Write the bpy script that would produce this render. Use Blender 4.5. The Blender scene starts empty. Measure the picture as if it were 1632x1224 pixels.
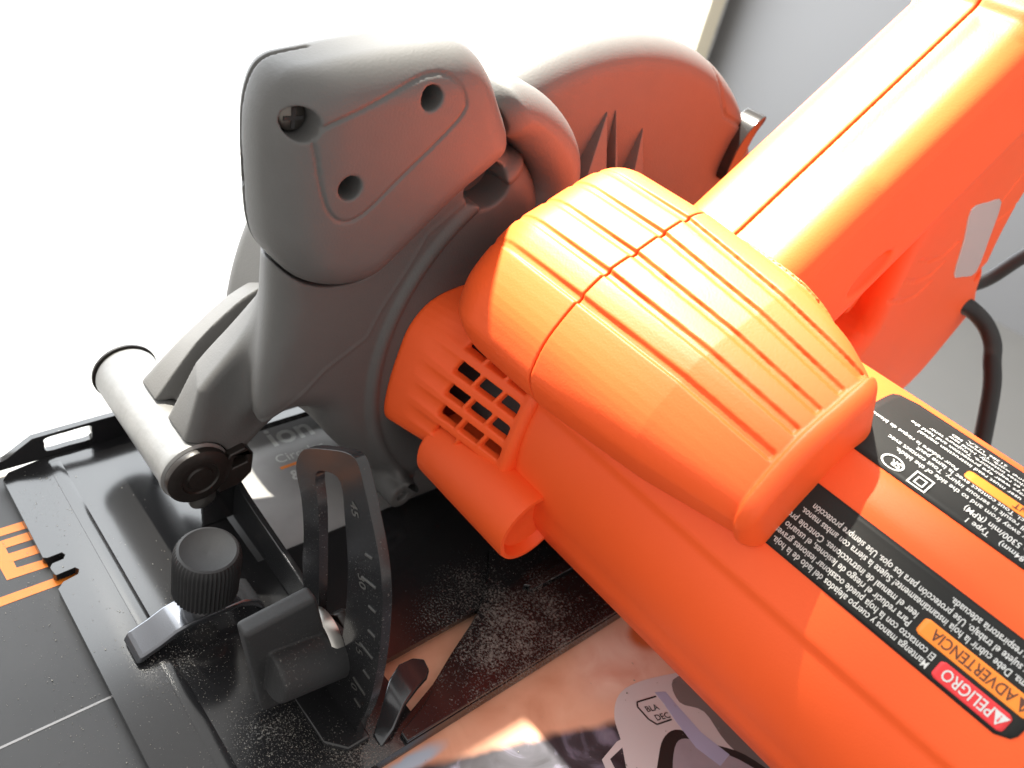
import bpy, bmesh, math, random
import numpy as np
from mathutils import Matrix, Vector, geometry
random.seed(7)
rng = np.random.default_rng(7)
MM = 0.001            # everything below is written in millimetres
SC = bpy.context.scene
COL = SC.collection

# ------------------------------------------------------------------ camera
CAMPOS = (90.4, -79.8, 195.8)
AX_X = (0.63204, 0.56359, -0.53187)     # saw axes seen from the camera (right, down, forward)
AX_Y = (0.74504, -0.25315, 0.61711)
AX_Z = (0.21316, -0.78631, -0.57990)
right = Vector((AX_X[0], AX_Y[0], AX_Z[0]))
up = -Vector((AX_X[1], AX_Y[1], AX_Z[1]))
back = -Vector((AX_X[2], AX_Y[2], AX_Z[2]))
cd = bpy.data.cameras.new('camera')
cd.sensor_width = 36.0
cd.lens = 36.0 * 1370.0 / 1632.0
cd.clip_start = 0.005
cd.clip_end = 50.0
cd.dof.use_dof = True
cd.dof.focus_distance = 0.205
cd.dof.aperture_fstop = 22.0
cam = bpy.data.objects.new('camera', cd)
COL.objects.link(cam)
m3 = Matrix((right, up, back)).transposed()
cam.matrix_world = Matrix.Translation(Vector(CAMPOS) * MM) @ m3.to_4x4()
SC.camera = cam

# ------------------------------------------------------------------ light
W = bpy.data.worlds.new('World')
SC.world = W
W.use_nodes = True
W.node_tree.nodes['Background'].inputs[0].default_value = (1.0, 0.975, 0.94, 1)
W.node_tree.nodes['Background'].inputs[1].default_value = 1.22
# sunlight through the window, falling on the upper part of the saw
ld = bpy.data.lights.new('window_sunlight', 'SPOT')
ld.shadow_soft_size = 0.028
ld.energy = 1050.0
ld.color = (1.0, 0.95, 0.84)
SPOT_R = 0.0925
ld.spot_size = 2 * math.atan(SPOT_R * 1.06 / 1.5)
ld.spot_blend = 0.16
lamp = bpy.data.objects.new('window_sunlight', ld)
COL.objects.link(lamp)
ldir = Vector((-0.45, -0.05, 0.89)).normalized()
lup = (Vector((1, 0, 0)) - ldir * ldir.x).normalized()
lsd = lup.cross(ldir).normalized()
lamp_target = Vector((-0.040, 0.138, 0.092))
LM = Matrix((lsd, lup, ldir)).transposed().to_4x4()
lamp.matrix_world = Matrix.Translation(lamp_target + ldir * 1.5) @ LM @ Matrix.Diagonal((1.15, 1.0, 1.0, 1.0))
# added spot along the sunlight's direction, brightens the front arm and barrel
ld2 = bpy.data.lights.new('added_front_spot', 'SPOT')
ld2.shadow_soft_size = 0.028
ld2.energy = 620.0
ld2.color = (1.0, 0.95, 0.84)
ld2.spot_size = 2 * math.atan(0.029 / 1.5)
ld2.spot_blend = 0.35
lamp2 = bpy.data.objects.new('added_front_spot', ld2)
COL.objects.link(lamp2)
lamp2.matrix_world = Matrix.Translation(Vector((-0.098, 0.004, 0.046)) + ldir * 1.5) @ LM
WINDOW_GLOW = 6.5
SC.view_settings.view_transform = 'Standard'
SC.view_settings.look = 'None'
SC.view_settings.exposure = 0.0
SC.view_settings.gamma = 1.0
SC.view_settings.use_curve_mapping = False
SC.cycles.max_bounces = 8
SC.cycles.use_denoising = True

# ------------------------------------------------------------------ helpers: materials
def mat(name, col, rough=0.5, metal=0.0, spec=0.5, coat=0.0, bump=0.0, bscale=900.0,
        var=0.0, vscale=60.0, dust=None, dustcol=(0.30, 0.285, 0.26), emit=None, trans=0.0, subsurf=0.0):
    m = bpy.data.materials.new(name)
    m.use_nodes = True
    nt = m.node_tree
    N, L = nt.nodes, nt.links
    b = N['Principled BSDF']
    b.inputs['Base Color'].default_value = (*col, 1)
    b.inputs['Roughness'].default_value = rough
    b.inputs['Metallic'].default_value = metal
    b.inputs['Specular IOR Level'].default_value = spec
    b.inputs['Coat Weight'].default_value = coat
    b.inputs['Coat Roughness'].default_value = 0.12
    b.inputs['Transmission Weight'].default_value = trans
    geo = N.new('ShaderNodeNewGeometry')
    pos = geo.outputs['Position']
    cur = None
    if var > 0:
        n = N.new('ShaderNodeTexNoise'); n.inputs['Scale'].default_value = vscale; n.inputs['Detail'].default_value = 6
        L.new(pos, n.inputs['Vector'])
        mx = N.new('ShaderNodeMix'); mx.data_type = 'RGBA'
        mx.inputs[6].default_value = (*[c * (1 - var) for c in col], 1)
        mx.inputs[7].default_value = (*[min(1, c * (1 + var)) for c in col], 1)
        L.new(n.outputs['Fac'], mx.inputs[0])
        cur = mx.outputs[2]
    rsock = None
    if dust:
        # list of (centre mm, radius mm, amount) plus an overall speckle
        spots, base = dust
        n1 = N.new('ShaderNodeTexNoise'); n1.inputs['Scale'].default_value = 1700; n1.inputs['Detail'].default_value = 4
        n1.inputs['Roughness'].default_value = 0.7
        L.new(pos, n1.inputs['Vector'])
        n2 = N.new('ShaderNodeTexNoise'); n2.inputs['Scale'].default_value = 70; n2.inputs['Detail'].default_value = 4
        L.new(pos, n2.inputs['Vector'])
        acc = None
        for (c, r, a) in spots:
            d = N.new('ShaderNodeVectorMath'); d.operation = 'DISTANCE'
            L.new(pos, d.inputs[0]); d.inputs[1].default_value = tuple(v * MM for v in c)
            mr = N.new('ShaderNodeMapRange'); mr.interpolation_type = 'SMOOTHSTEP'
            mr.inputs['From Min'].default_value = 0.0; mr.inputs['From Max'].default_value = r * MM
            mr.inputs['To Min'].default_value = a; mr.inputs['To Max'].default_value = 0.0
            L.new(d.outputs['Value'], mr.inputs['Value'])
            if acc is None:
                acc = mr.outputs[0]
            else:
                mm = N.new('ShaderNodeMath'); mm.operation = 'MAXIMUM'
                L.new(acc, mm.inputs[0]); L.new(mr.outputs[0], mm.inputs[1]); acc = mm.outputs[0]
        ad = N.new('ShaderNodeMath'); ad.operation = 'ADD'; ad.inputs[1].default_value = base
        if acc is not None: L.new(acc, ad.inputs[0])
        else: ad.inputs[0].default_value = 0
        mu = N.new('ShaderNodeMath'); mu.operation = 'MULTIPLY'
        L.new(ad.outputs[0], mu.inputs[0])
        mr2 = N.new('ShaderNodeMapRange'); mr2.inputs['From Min'].default_value = 0.2; mr2.inputs['From Max'].default_value = 0.8; mr2.inputs['To Min'].default_value = 0.45; mr2.inputs['To Max'].default_value = 0.95
        L.new(n2.outputs['Fac'], mr2.inputs['Value']); L.new(mr2.outputs[0], mu.inputs[1])
        th = N.new('ShaderNodeMath'); th.operation = 'SUBTRACT'; th.inputs[0].default_value = 0.86
        L.new(mu.outputs[0], th.inputs[1])
        ms = N.new('ShaderNodeMapRange'); ms.inputs['To Min'].default_value = 0; ms.inputs['To Max'].default_value = 1
        L.new(n1.outputs['Fac'], ms.inputs['Value']); L.new(th.outputs[0], ms.inputs['From Min'])
        ad2 = N.new('ShaderNodeMath'); ad2.operation = 'ADD'; ad2.inputs[1].default_value = 0.26
        L.new(th.outputs[0], ad2.inputs[0]); L.new(ad2.outputs[0], ms.inputs['From Max'])
        mx = N.new('ShaderNodeMix'); mx.data_type = 'RGBA'
        if cur is not None: L.new(cur, mx.inputs[6])
        else: mx.inputs[6].default_value = (*col, 1)
        mx.inputs[7].default_value = (*dustcol, 1)
        L.new(ms.outputs[0], mx.inputs[0])
        cur = mx.outputs[2]
        rr = N.new('ShaderNodeMix'); rr.data_type = 'FLOAT'
        rr.inputs[2].default_value = rough; rr.inputs[3].default_value = 0.9
        L.new(ms.outputs[0], rr.inputs[0]); L.new(rr.outputs[0], b.inputs['Roughness'])
        ck = N.new('ShaderNodeMath'); ck.operation = 'SUBTRACT'; ck.inputs[0].default_value = 1.0
        L.new(ms.outputs[0], ck.inputs[1])
        ck2 = N.new('ShaderNodeMath'); ck2.operation = 'MULTIPLY'; ck2.inputs[1].default_value = coat
        L.new(ck.outputs[0], ck2.inputs[0]); L.new(ck2.outputs[0], b.inputs['Coat Weight'])
    if cur is not None:
        L.new(cur, b.inputs['Base Color'])
    if bump > 0:
        n = N.new('ShaderNodeTexNoise'); n.inputs['Scale'].default_value = bscale; n.inputs['Detail'].default_value = 3
        L.new(pos, n.inputs['Vector'])
        bp = N.new('ShaderNodeBump'); bp.inputs['Strength'].default_value = bump; bp.inputs['Distance'].default_value = 0.0002
        L.new(n.outputs['Fac'], bp.inputs['Height']); L.new(bp.outputs[0], b.inputs['Normal'])
    if emit:
        b.inputs['Emission Color'].default_value = (*emit[0], 1)
        b.inputs['Emission Strength'].default_value = emit[1]
    return m

DUST_SHOE = [((-38, -26, 0), 26, 0.34), ((-6, -18, 0), 32, 0.42), ((6, 0, 0), 26, 0.46), ((-70, -38, 0), 10, 0.25),
             ((4, 52, 0), 70, 0.52), ((-104, -37, 0), 14, 0.25), ((-45, -10, 0), 30, 0.30)]
M = {}
M['orange'] = mat('orange_plastic', (0.86, 0.102, 0.018), 0.52, spec=0.35, bump=0.22, bscale=1900, var=0.05, vscale=40, dust=([], 0.06), dustcol=(0.9, 0.7, 0.55))
M['grey'] = mat('grey_plastic', (0.088, 0.086, 0.084), 0.6, spec=0.35, bump=0.32, bscale=1700, var=0.06, vscale=200, dust=([], 0.03))
M['cast'] = mat('cast_grey_metal', (0.19, 0.187, 0.182), 0.45, metal=0.35, bump=0.5, bscale=500, var=0.25, vscale=150, dust=([], 0.02), dustcol=(0.6, 0.58, 0.54))
M['shoe'] = mat('black_shoe_paint', (0.012, 0.012, 0.013), 0.15, spec=0.72, bump=0.02, bscale=120, dust=(DUST_SHOE, 0.07))
M['blackmetal'] = mat('black_painted_steel', (0.013, 0.013, 0.014), 0.20, spec=0.5, dust=([((0, 0, 30), 90, 0.14)], 0.22), bump=0.1, bscale=300)
M['shiny'] = mat('glossy_bare_steel', (0.42, 0.43, 0.46), 0.16, metal=0.9, dust=([], 0.04))
M['gloss'] = mat('glossy_black_plastic', (0.015, 0.015, 0.015), 0.12, dust=([], 0.03))
M['gloss2'] = mat('glossy_black_enamel', (0.05, 0.052, 0.056), 0.14, metal=0.6, spec=0.8, coat=0.3, dust=([], 0.06))
M['strap'] = mat('bright_black_strap', (0.16, 0.165, 0.18), 0.2, metal=0.85, dust=([], 0.08))
M['rubber'] = mat('black_rubber', (0.026, 0.026, 0.027), 0.6, spec=0.3, bump=0.3, bscale=900, dust=([((-12, -14, 18), 40, 0.14)], 0.22))
M['bolt'] = mat('dark_bolt', (0.018, 0.014, 0.012), 0.38, metal=0.2, dust=([], 0.06), bump=0.4, bscale=500)
M['steel'] = mat('zinc_steel', (0.5, 0.48, 0.45), 0.3, metal=1.0)
M['screw'] = mat('dark_screw_steel', (0.11, 0.10, 0.09), 0.35, metal=0.85, dust=([], 0.12))
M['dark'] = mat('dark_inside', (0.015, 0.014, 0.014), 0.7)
M['label'] = mat('black_label_film', (0.014, 0.014, 0.013), 0.55, spec=0.25, dust=([], 0.09), dustcol=(0.55, 0.5, 0.45), bump=0.1, bscale=900)
M['white'] = mat('white_print', (0.62, 0.62, 0.60), 0.6, dust=([], 0.0))
M['red'] = mat('red_print', (0.72, 0.03, 0.035), 0.5)
M['amber'] = mat('orange_print', (0.90, 0.24, 0.02), 0.5)
M['ink'] = mat('dark_print_on_orange', (0.09, 0.03, 0.015), 0.5)
M['clear'] = mat('smoky_clear_window', (0.55, 0.42, 0.40), 0.12, spec=0.7, coat=0.5)
M['cord'] = mat('black_cord_rubber', (0.018, 0.018, 0.018), 0.5, spec=0.3, bump=0.2, bscale=500)
# surroundings and printed card
M['table'] = mat('white_table', (0.84, 0.82, 0.77), 0.5, var=0.02, vscale=9)
M['wall'] = mat('grey_wall_paint', (0.19, 0.186, 0.186), 0.8, var=0.03, vscale=3)
M['floor'] = mat('grey_brown_floor', (0.20, 0.19, 0.175), 0.7, var=0.06, vscale=4)
M['frame'] = mat('cream_window_frame', (0.80, 0.72, 0.55), 0.5)
M['pane'] = mat('bright_window_glass', (0.9, 0.9, 0.9), 0.4, emit=((0.91, 0.96, 1.0), WINDOW_GLOW))
M['card'] = mat('black_printed_card', (0.020, 0.0185, 0.018), 0.5, var=0.5, vscale=45, dust=([((-45, -44, -4), 16, 0.2), ((-70, -46, -4), 16, 0.2)], 0.10), bump=0.1, bscale=40)
M['cardside'] = mat('brown_card_edge', (0.30, 0.22, 0.14), 0.8, var=0.1, vscale=80)
M['cardgrey'] = mat('grey_print_card', (0.30, 0.29, 0.285), 0.45, var=0.15, vscale=150)
M['skin'] = mat('printed_skin', (0.80, 0.40, 0.26), 0.42, var=0.22, vscale=32, dust=([], 0.03), dustcol=(0.8, 0.7, 0.6))
M['skin2'] = mat('printed_light_skin', (0.88, 0.60, 0.48), 0.42, var=0.18, vscale=60)
M['cuffp'] = mat('printed_orange', (0.62, 0.14, 0.04), 0.42, var=0.2, vscale=80)
M['cloth'] = mat('printed_dark_cloth', (0.045, 0.045, 0.055), 0.4, var=0.7, vscale=110, dust=([], 0.10), dustcol=(0.8, 0.8, 0.8))
M['bluep'] = mat('printed_pale_blue', (0.45, 0.52, 0.62), 0.42, var=0.2, vscale=60)
M['sawgrey'] = mat('printed_pale_grey', (0.66, 0.61, 0.62), 0.4, var=0.10, vscale=50)
M['sawmid'] = mat('printed_mid_grey', (0.20, 0.18, 0.175), 0.4, var=0.4, vscale=40)
M['lilac'] = mat('printed_lilac_grey', (0.33, 0.29, 0.33), 0.4, var=0.4, vscale=70)
M['bluegrey'] = mat('printed_blue_grey', (0.42, 0.43, 0.60), 0.4, var=0.15, vscale=60)
def photo_print():
    m = mat('printed_photograph', (0.05, 0.05, 0.06), 0.42)
    nt = m.node_tree; N, L = nt.nodes, nt.links
    b = N['Principled BSDF']
    pos = N.new('ShaderNodeNewGeometry').outputs['Position']
    def noise(sc, det=5, dist=0.0):
        n = N.new('ShaderNodeTexNoise'); n.inputs['Scale'].default_value = sc; n.inputs['Detail'].default_value = det
        n.inputs['Distortion'].default_value = dist; L.new(pos, n.inputs['Vector']); return n
    nz = noise(60, 3)
    sb = N.new('ShaderNodeVectorMath'); sb.operation = 'MULTIPLY_ADD'     # wobble the coordinates a little
    L.new(nz.outputs['Color'], sb.inputs[0]); sb.inputs[1].default_value = (0.006, 0.006, 0); sb.inputs[2].default_value = (-0.003, -0.003, 0)
    ad = N.new('ShaderNodeVectorMath'); ad.operation = 'ADD'; L.new(pos, ad.inputs[0]); L.new(sb.outputs[0], ad.inputs[1])
    wp = ad.outputs[0]
    def plane(nrm, pt, w):
        d = N.new('ShaderNodeVectorMath'); d.operation = 'DOT_PRODUCT'; L.new(wp, d.inputs[0]); d.inputs[1].default_value = (nrm[0], nrm[1], 0)
        c = (nrm[0] * pt[0] + nrm[1] * pt[1]) * MM
        r = N.new('ShaderNodeMapRange'); r.interpolation_type = 'SMOOTHSTEP'
        r.inputs['From Min'].default_value = c - w * MM; r.inputs['From Max'].default_value = c + w * MM
        L.new(d.outputs['Value'], r.inputs['Value']); return r.outputs[0]
    def blob(pt, r0, r1, sx=1.0, sy=1.0):
        a = N.new('ShaderNodeVectorMath'); a.operation = 'SUBTRACT'; L.new(wp, a.inputs[0]); a.inputs[1].default_value = (pt[0] * MM, pt[1] * MM, ZBP * MM)
        q = N.new('ShaderNodeVectorMath'); q.operation = 'MULTIPLY'; L.new(a.outputs[0], q.inputs[0]); q.inputs[1].default_value = (sx, sy, 0)
        l = N.new('ShaderNodeVectorMath'); l.operation = 'LENGTH'; L.new(q.outputs[0], l.inputs[0])
        r = N.new('ShaderNodeMapRange'); r.interpolation_type = 'SMOOTHSTEP'
        r.inputs['From Min'].default_value = r0 * MM; r.inputs['From Max'].default_value = r1 * MM; r.inputs['To Min'].default_value = 1; r.inputs['To Max'].default_value = 0
        L.new(l.outputs['Value'], r.inputs['Value']); return r.outputs[0]
    def ramp(sock, stops):
        r = N.new('ShaderNodeValToRGB'); L.new(sock, r.inputs[0])
        while len(r.color_ramp.elements) < len(stops): r.color_ramp.elements.new(0.5)
        for e, (p, c) in zip(r.color_ramp.elements, stops): e.position = p; e.color = (*c, 1)
        return r.outputs[0]
    def mix(f, a, c):
        x = N.new('ShaderNodeMix'); x.data_type = 'RGBA'
        L.new(f, x.inputs[0])
        for k, v in ((6, a), (7, c)):
            if isinstance(v, tuple): x.inputs[k].default_value = (*v, 1)
            else: L.new(v, x.inputs[k])
        return x.outputs[2]
    cloth = ramp(noise(75, 6, 1.5).outputs['Fac'], [(0.3, (0.012, 0.012, 0.016)), (0.55, (0.05, 0.05, 0.062)), (0.66, (0.17, 0.16, 0.22)), (0.8, (0.30, 0.30, 0.36))])
    skin = ramp(noise(38, 5, 0.6).outputs['Fac'], [(0.25, (0.62, 0.26, 0.15)), (0.5, (0.82, 0.44, 0.29)), (0.75, (0.92, 0.58, 0.42))])
    c = mix(plane((0.936, -0.353), (13.2, 2), 1.6), skin, cloth)
    c = mix(blob((24, 76), 4, 17, 1.0, 0.75), c, ramp(noise(70, 4, 0.8).outputs['Fac'], [(0.3, (0.78, 0.42, 0.31)), (0.6, (0.92, 0.66, 0.54))]))
    c = mix(blob((37, 104), 6, 16, 0.7, 1.0), c, (0.80, 0.50, 0.42))
    c = mix(blob((31, 96), 0.5, 4, 1.6, 0.5), c, (0.30, 0.12, 0.10))
    c = mix(blob((21, 95), 6.0, 9.0, 1.25, 0.75), c, (0.66, 0.16, 0.045))
    c = mix(blob((14.5, 9), 2.5, 6.5, 2.2, 0.55), c, (0.42, 0.50, 0.60))
    L.new(c, b.inputs['Base Color'])
    return m
ZBP = -5.0
M['photo'] = photo_print()
M['printblack'] = mat('printed_black', (0.02, 0.02, 0.02), 0.4)
M['sawdust'] = mat('pale_sawdust', (0.36, 0.335, 0.29), 0.9)

# ------------------------------------------------------------------ helpers: objects
def link(name, me, material, parent=None, smooth=False):
    if material is not None:
        me.materials.clear()
        me.materials.append(material)
    o = bpy.data.objects.new(name, me)
    COL.objects.link(o)
    if parent is not None:
        o.parent = parent
    if smooth:
        me.polygons.foreach_set('use_smooth', np.ones(len(me.polygons), dtype=bool))
    return o

def mesh_np(name, V, F):
    """V (n,3) in mm, F (m,k) int"""
    me = bpy.data.meshes.new(name)
    V = np.asarray(V, dtype=np.float32) * MM
    F = np.asarray(F, dtype=np.int32)
    k = F.shape[1]
    me.vertices.add(len(V)); me.vertices.foreach_set('co', V.ravel())
    me.loops.add(F.size); me.loops.foreach_set('vertex_index', F.ravel())
    me.polygons.add(len(F)); me.polygons.foreach_set('loop_start', np.arange(0, F.size, k, dtype=np.int32))
    me.update(calc_edges=True)
    me.validate()
    return me

def bmo(name, bm, material, parent=None, smooth=False, bevel=0.0, seg=2, angle=35):
    me = bpy.data.meshes.new(name)
    for v in bm.verts: v.co *= MM
    bm.normal_update()
    bm.to_mesh(me); bm.free()
    o = link(name, me, material, parent, smooth)
    if bevel > 0:
        md = o.modifiers.new('bevel', 'BEVEL'); md.width = bevel * MM; md.segments = seg
        md.limit_method = 'ANGLE'; md.angle_limit = math.radians(angle); md.harden_normals = False
        me.polygons.foreach_set('use_smooth', np.ones(len(me.polygons), dtype=bool))
        wn = o.modifiers.new('wn', 'WEIGHTED_NORMAL'); wn.keep_sharp = True
    return o

def box_bm(bm, x0, x1, y0, y1, z0, z1):
    vs = [bm.verts.new((x, y, z)) for x in (x0, x1) for y in (y0, y1) for z in (z0, z1)]
    for f in ((0, 1, 3, 2), (4, 6, 7, 5), (0, 4, 5, 1), (2, 3, 7, 6), (0, 2, 6, 4), (1, 5, 7, 3)):
        bm.faces.new([vs[i] for i in f])

def box(name, x0, x1, y0, y1, z0, z1, material, parent=None, bevel=0.0, seg=2):
    bm = bmesh.new(); box_bm(bm, x0, x1, y0, y1, z0, z1)
    return bmo(name, bm, material, parent, bevel=bevel, seg=seg)

def prism(name, outer, holes, axis, a0, a1, material, parent=None, bevel=0.0, seg=2, warp=None):
    """flat outline (2D mm) with holes, extruded along axis from a0 to a1"""
    loops = [list(outer)] + [list(h) for h in holes]
    tri = geometry.tessellate_polygon([[Vector((p[0], p[1], 0)) for p in lp] for lp in loops])
    flat = [p for lp in loops for p in lp]
    def to3(p, a):
        q = {0: (a, p[0], p[1]), 1: (p[0], a, p[1]), 2: (p[0], p[1], a)}[axis]
        return warp(q) if warp else q
    bm = bmesh.new()
    A = [bm.verts.new(to3(p, a0)) for p in flat]
    B = [bm.verts.new(to3(p, a1)) for p in flat]
    for t in tri:
        try: bm.faces.new([A[i] for i in t]); bm.faces.new([B[i] for i in reversed(t)])
        except ValueError: pass
    k = 0
    for lp in loops:
        n = len(lp)
        for i in range(n):
            j = (i + 1) % n
            bm.faces.new([A[k + i], A[k + j], B[k + j], B[k + i]])
        k += n
    bmesh.ops.recalc_face_normals(bm, faces=bm.faces)
    bmesh.ops.dissolve_limit(bm, angle_limit=0.01, verts=bm.verts, edges=bm.edges) if warp is None else None
    return bmo(name, bm, material, parent, bevel=bevel, seg=seg)

def lathe(name, prof, origin, axis, material, parent=None, n=48, smooth=True, ripple=0, rip=0.0):
    """prof list of (r, a): radius and distance along axis, mm"""
    ax = Vector(axis).normalized()
    e1 = ax.orthogonal().normalized(); e2 = ax.cross(e1)
    O = Vector(origin)
    V, F = [], []
    for (r, a) in prof:
        for i in range(n):
            t = 2 * math.pi * i / n
            rr = r + (rip * (0.5 + 0.5 * math.cos(ripple * t)) if (ripple and r > 7.5) else 0)
            V.append(tuple(O + ax * a + (e1 * math.cos(t) + e2 * math.sin(t)) * rr))
    for k in range(len(prof) - 1):
        for i in range(n):
            j = (i + 1) % n
            F.append((k * n + i, k * n + j, (k + 1) * n + j, (k + 1) * n + i))
    me = mesh_np(name, V, F)
    bm = bmesh.new(); bm.from_mesh(me)
    bm.verts.ensure_lookup_table()
    for base in (0, (len(prof) - 1) * n):
        if prof[0 if base == 0 else -1][0] > 0.01:
            bm.faces.new([bm.verts[base + i] for i in range(n)])
    bmesh.ops.recalc_face_normals(bm, faces=bm.faces)
    bm.to_mesh(me); bm.free()
    o = link(name, me, material, parent, smooth)
    if smooth:
        try: me.set_sharp_from_angle(angle=math.radians(38))
        except Exception: pass
    return o

def tube(name, pts, r, material, parent=None, n=16, close=True):
    """swept round bar along smooth points, mm"""
    P = catmull_open(pts, 10)
    V, F = [], []
    prev = None
    for i, p in enumerate(P):
        t = (Vector(P[min(i + 1, len(P) - 1)]) - Vector(P[max(i - 1, 0)])).normalized()
        if prev is None: e1 = t.orthogonal().normalized()
        else: e1 = (prev - t * prev.dot(t)).normalized()
        prev = e1; e2 = t.cross(e1)
        for k in range(n):
            a = 2 * math.pi * k / n
            V.append(tuple(Vector(p) + (e1 * math.cos(a) + e2 * math.sin(a)) * r))
    for i in range(len(P) - 1):
        for k in range(n):
            F.append((i * n + k, i * n + (k + 1) % n, (i + 1) * n + (k + 1) % n, (i + 1) * n + k))
    return link(name, mesh_np(name, V, F), material, parent, True)

def catmull_open(pts, n):
    P = [np.array(p, float) for p in pts]
    P = [2 * P[0] - P[1]] + P + [2 * P[-1] - P[-2]]
    out = []
    for i in range(1, len(P) - 2):
        for k in range(n):
            t = k / n
            out.append(0.5 * ((2 * P[i]) + (-P[i - 1] + P[i + 1]) * t + (2 * P[i - 1] - 5 * P[i] + 4 * P[i + 1] - P[i + 2]) * t * t
                              + (-P[i - 1] + 3 * P[i] - 3 * P[i + 1] + P[i + 2]) * t ** 3))
    out.append(P[-2])
    return [tuple(p) for p in out]

def catmull(pts, n=6):
    P = np.array(pts, float); out = []
    m = len(P)
    for i in range(m):
        a, b, c, d = P[i - 1], P[i], P[(i + 1) % m], P[(i + 2) % m]
        for k in range(n):
            t = k / n
            out.append(0.5 * (2 * b + (c - a) * t + (2 * a - 5 * b + 4 * c - d) * t * t + (-a + 3 * b - 3 * c + d) * t ** 3))
    return np.array(out)

# ------------------------------------------------------------------ helpers: moulded solids (distance fields)
f32 = np.float32
def grid(b, h):
    ax = [np.arange(b[2 * i], b[2 * i + 1] + h, h, dtype=f32) for i in range(3)]
    return ax[0][:, None, None], ax[1][None, :, None], ax[2][None, None, :]

def psd(pts, Y, Z):
    """signed distance to a closed polygon in the (y,z) plane"""
    P = np.asarray(pts, dtype=f32)
    d = None; s = None
    n = len(P)
    for i in range(n):
        a, b = P[i], P[(i + 1) % n]
        ex, ey = b[0] - a[0], b[1] - a[1]
        wx, wy = Y - a[0], Z - a[1]
        t = np.clip((wx * ex + wy * ey) / max(ex * ex + ey * ey, 1e-9), 0, 1)
        dd = (wx - ex * t) ** 2 + (wy - ey * t) ** 2
        d = dd if d is None else np.minimum(d, dd)
        c1 = Z >= a[1]; c2 = Z < b[1]; c3 = ex * wy > ey * wx
        flip = (c1 & c2 & c3) | (~c1 & ~c2 & ~c3)
        s = np.where(flip, -1.0, 1.0).astype(f32) if s is None else np.where(flip, -s, s)
    return s * np.sqrt(d)

def pline(pts, Y, Z):
    P = np.asarray(pts, dtype=f32); d = None
    for i in range(len(P) - 1):
        a, b = P[i], P[i + 1]
        ex, ey = b[0] - a[0], b[1] - a[1]
        wx, wy = Y - a[0], Z - a[1]
        t = np.clip((wx * ex + wy * ey) / max(ex * ex + ey * ey, 1e-9), 0, 1)
        dd = (wx - ex * t) ** 2 + (wy - ey * t) ** 2
        d = dd if d is None else np.minimum(d, dd)
    return np.sqrt(d)

def ext(d2, X, x0, x1, r0, r1):
    xc, hx = (x0 + x1) / 2, (x1 - x0) / 2
    r = np.where(X > xc, f32(r1), f32(r0))
    w0 = d2 + r; w1 = np.abs(X - xc) - hx + r
    return np.minimum(np.maximum(w0, w1), 0) + np.sqrt(np.maximum(w0, 0) ** 2 + np.maximum(w1, 0) ** 2) - r

def smin(a, b, k):
    h = np.clip(0.5 + 0.5 * (b - a) / k, 0, 1)
    return b + (a - b) * h - k * h * (1 - h)

def smax(a, b, k): return -smin(-a, -b, k)

def sstep(e0, e1, v):
    t = np.clip((v - e0) / (e1 - e0), 0, 1)
    return t * t * (3 - 2 * t)

def groove(f, d, w, depth):
    return f + depth * np.clip(1 - (d / w) ** 2, 0, 1)

def tri_sample(f, p):
    i = np.clip(np.floor(p).astype(np.int32), 0, np.array(f.shape) - 2)
    t = (p - i).astype(f32)
    x, y, z = i[:, 0], i[:, 1], i[:, 2]
    r = 0
    for a in (0, 1):
        for b in (0, 1):
            for c in (0, 1):
                w = (t[:, 0] if a else 1 - t[:, 0]) * (t[:, 1] if b else 1 - t[:, 1]) * (t[:, 2] if c else 1 - t[:, 2])
                r = r + w * f[x + a, y + b, z + c]
    return r

def tri_grad(f, p, e=0.7):
    g = np.empty_like(p)
    for k in range(3):
        d = np.zeros(3, f32); d[k] = e
        g[:, k] = (tri_sample(f, p + d) - tri_sample(f, p - d)) / (2 * e)
    return g

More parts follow.
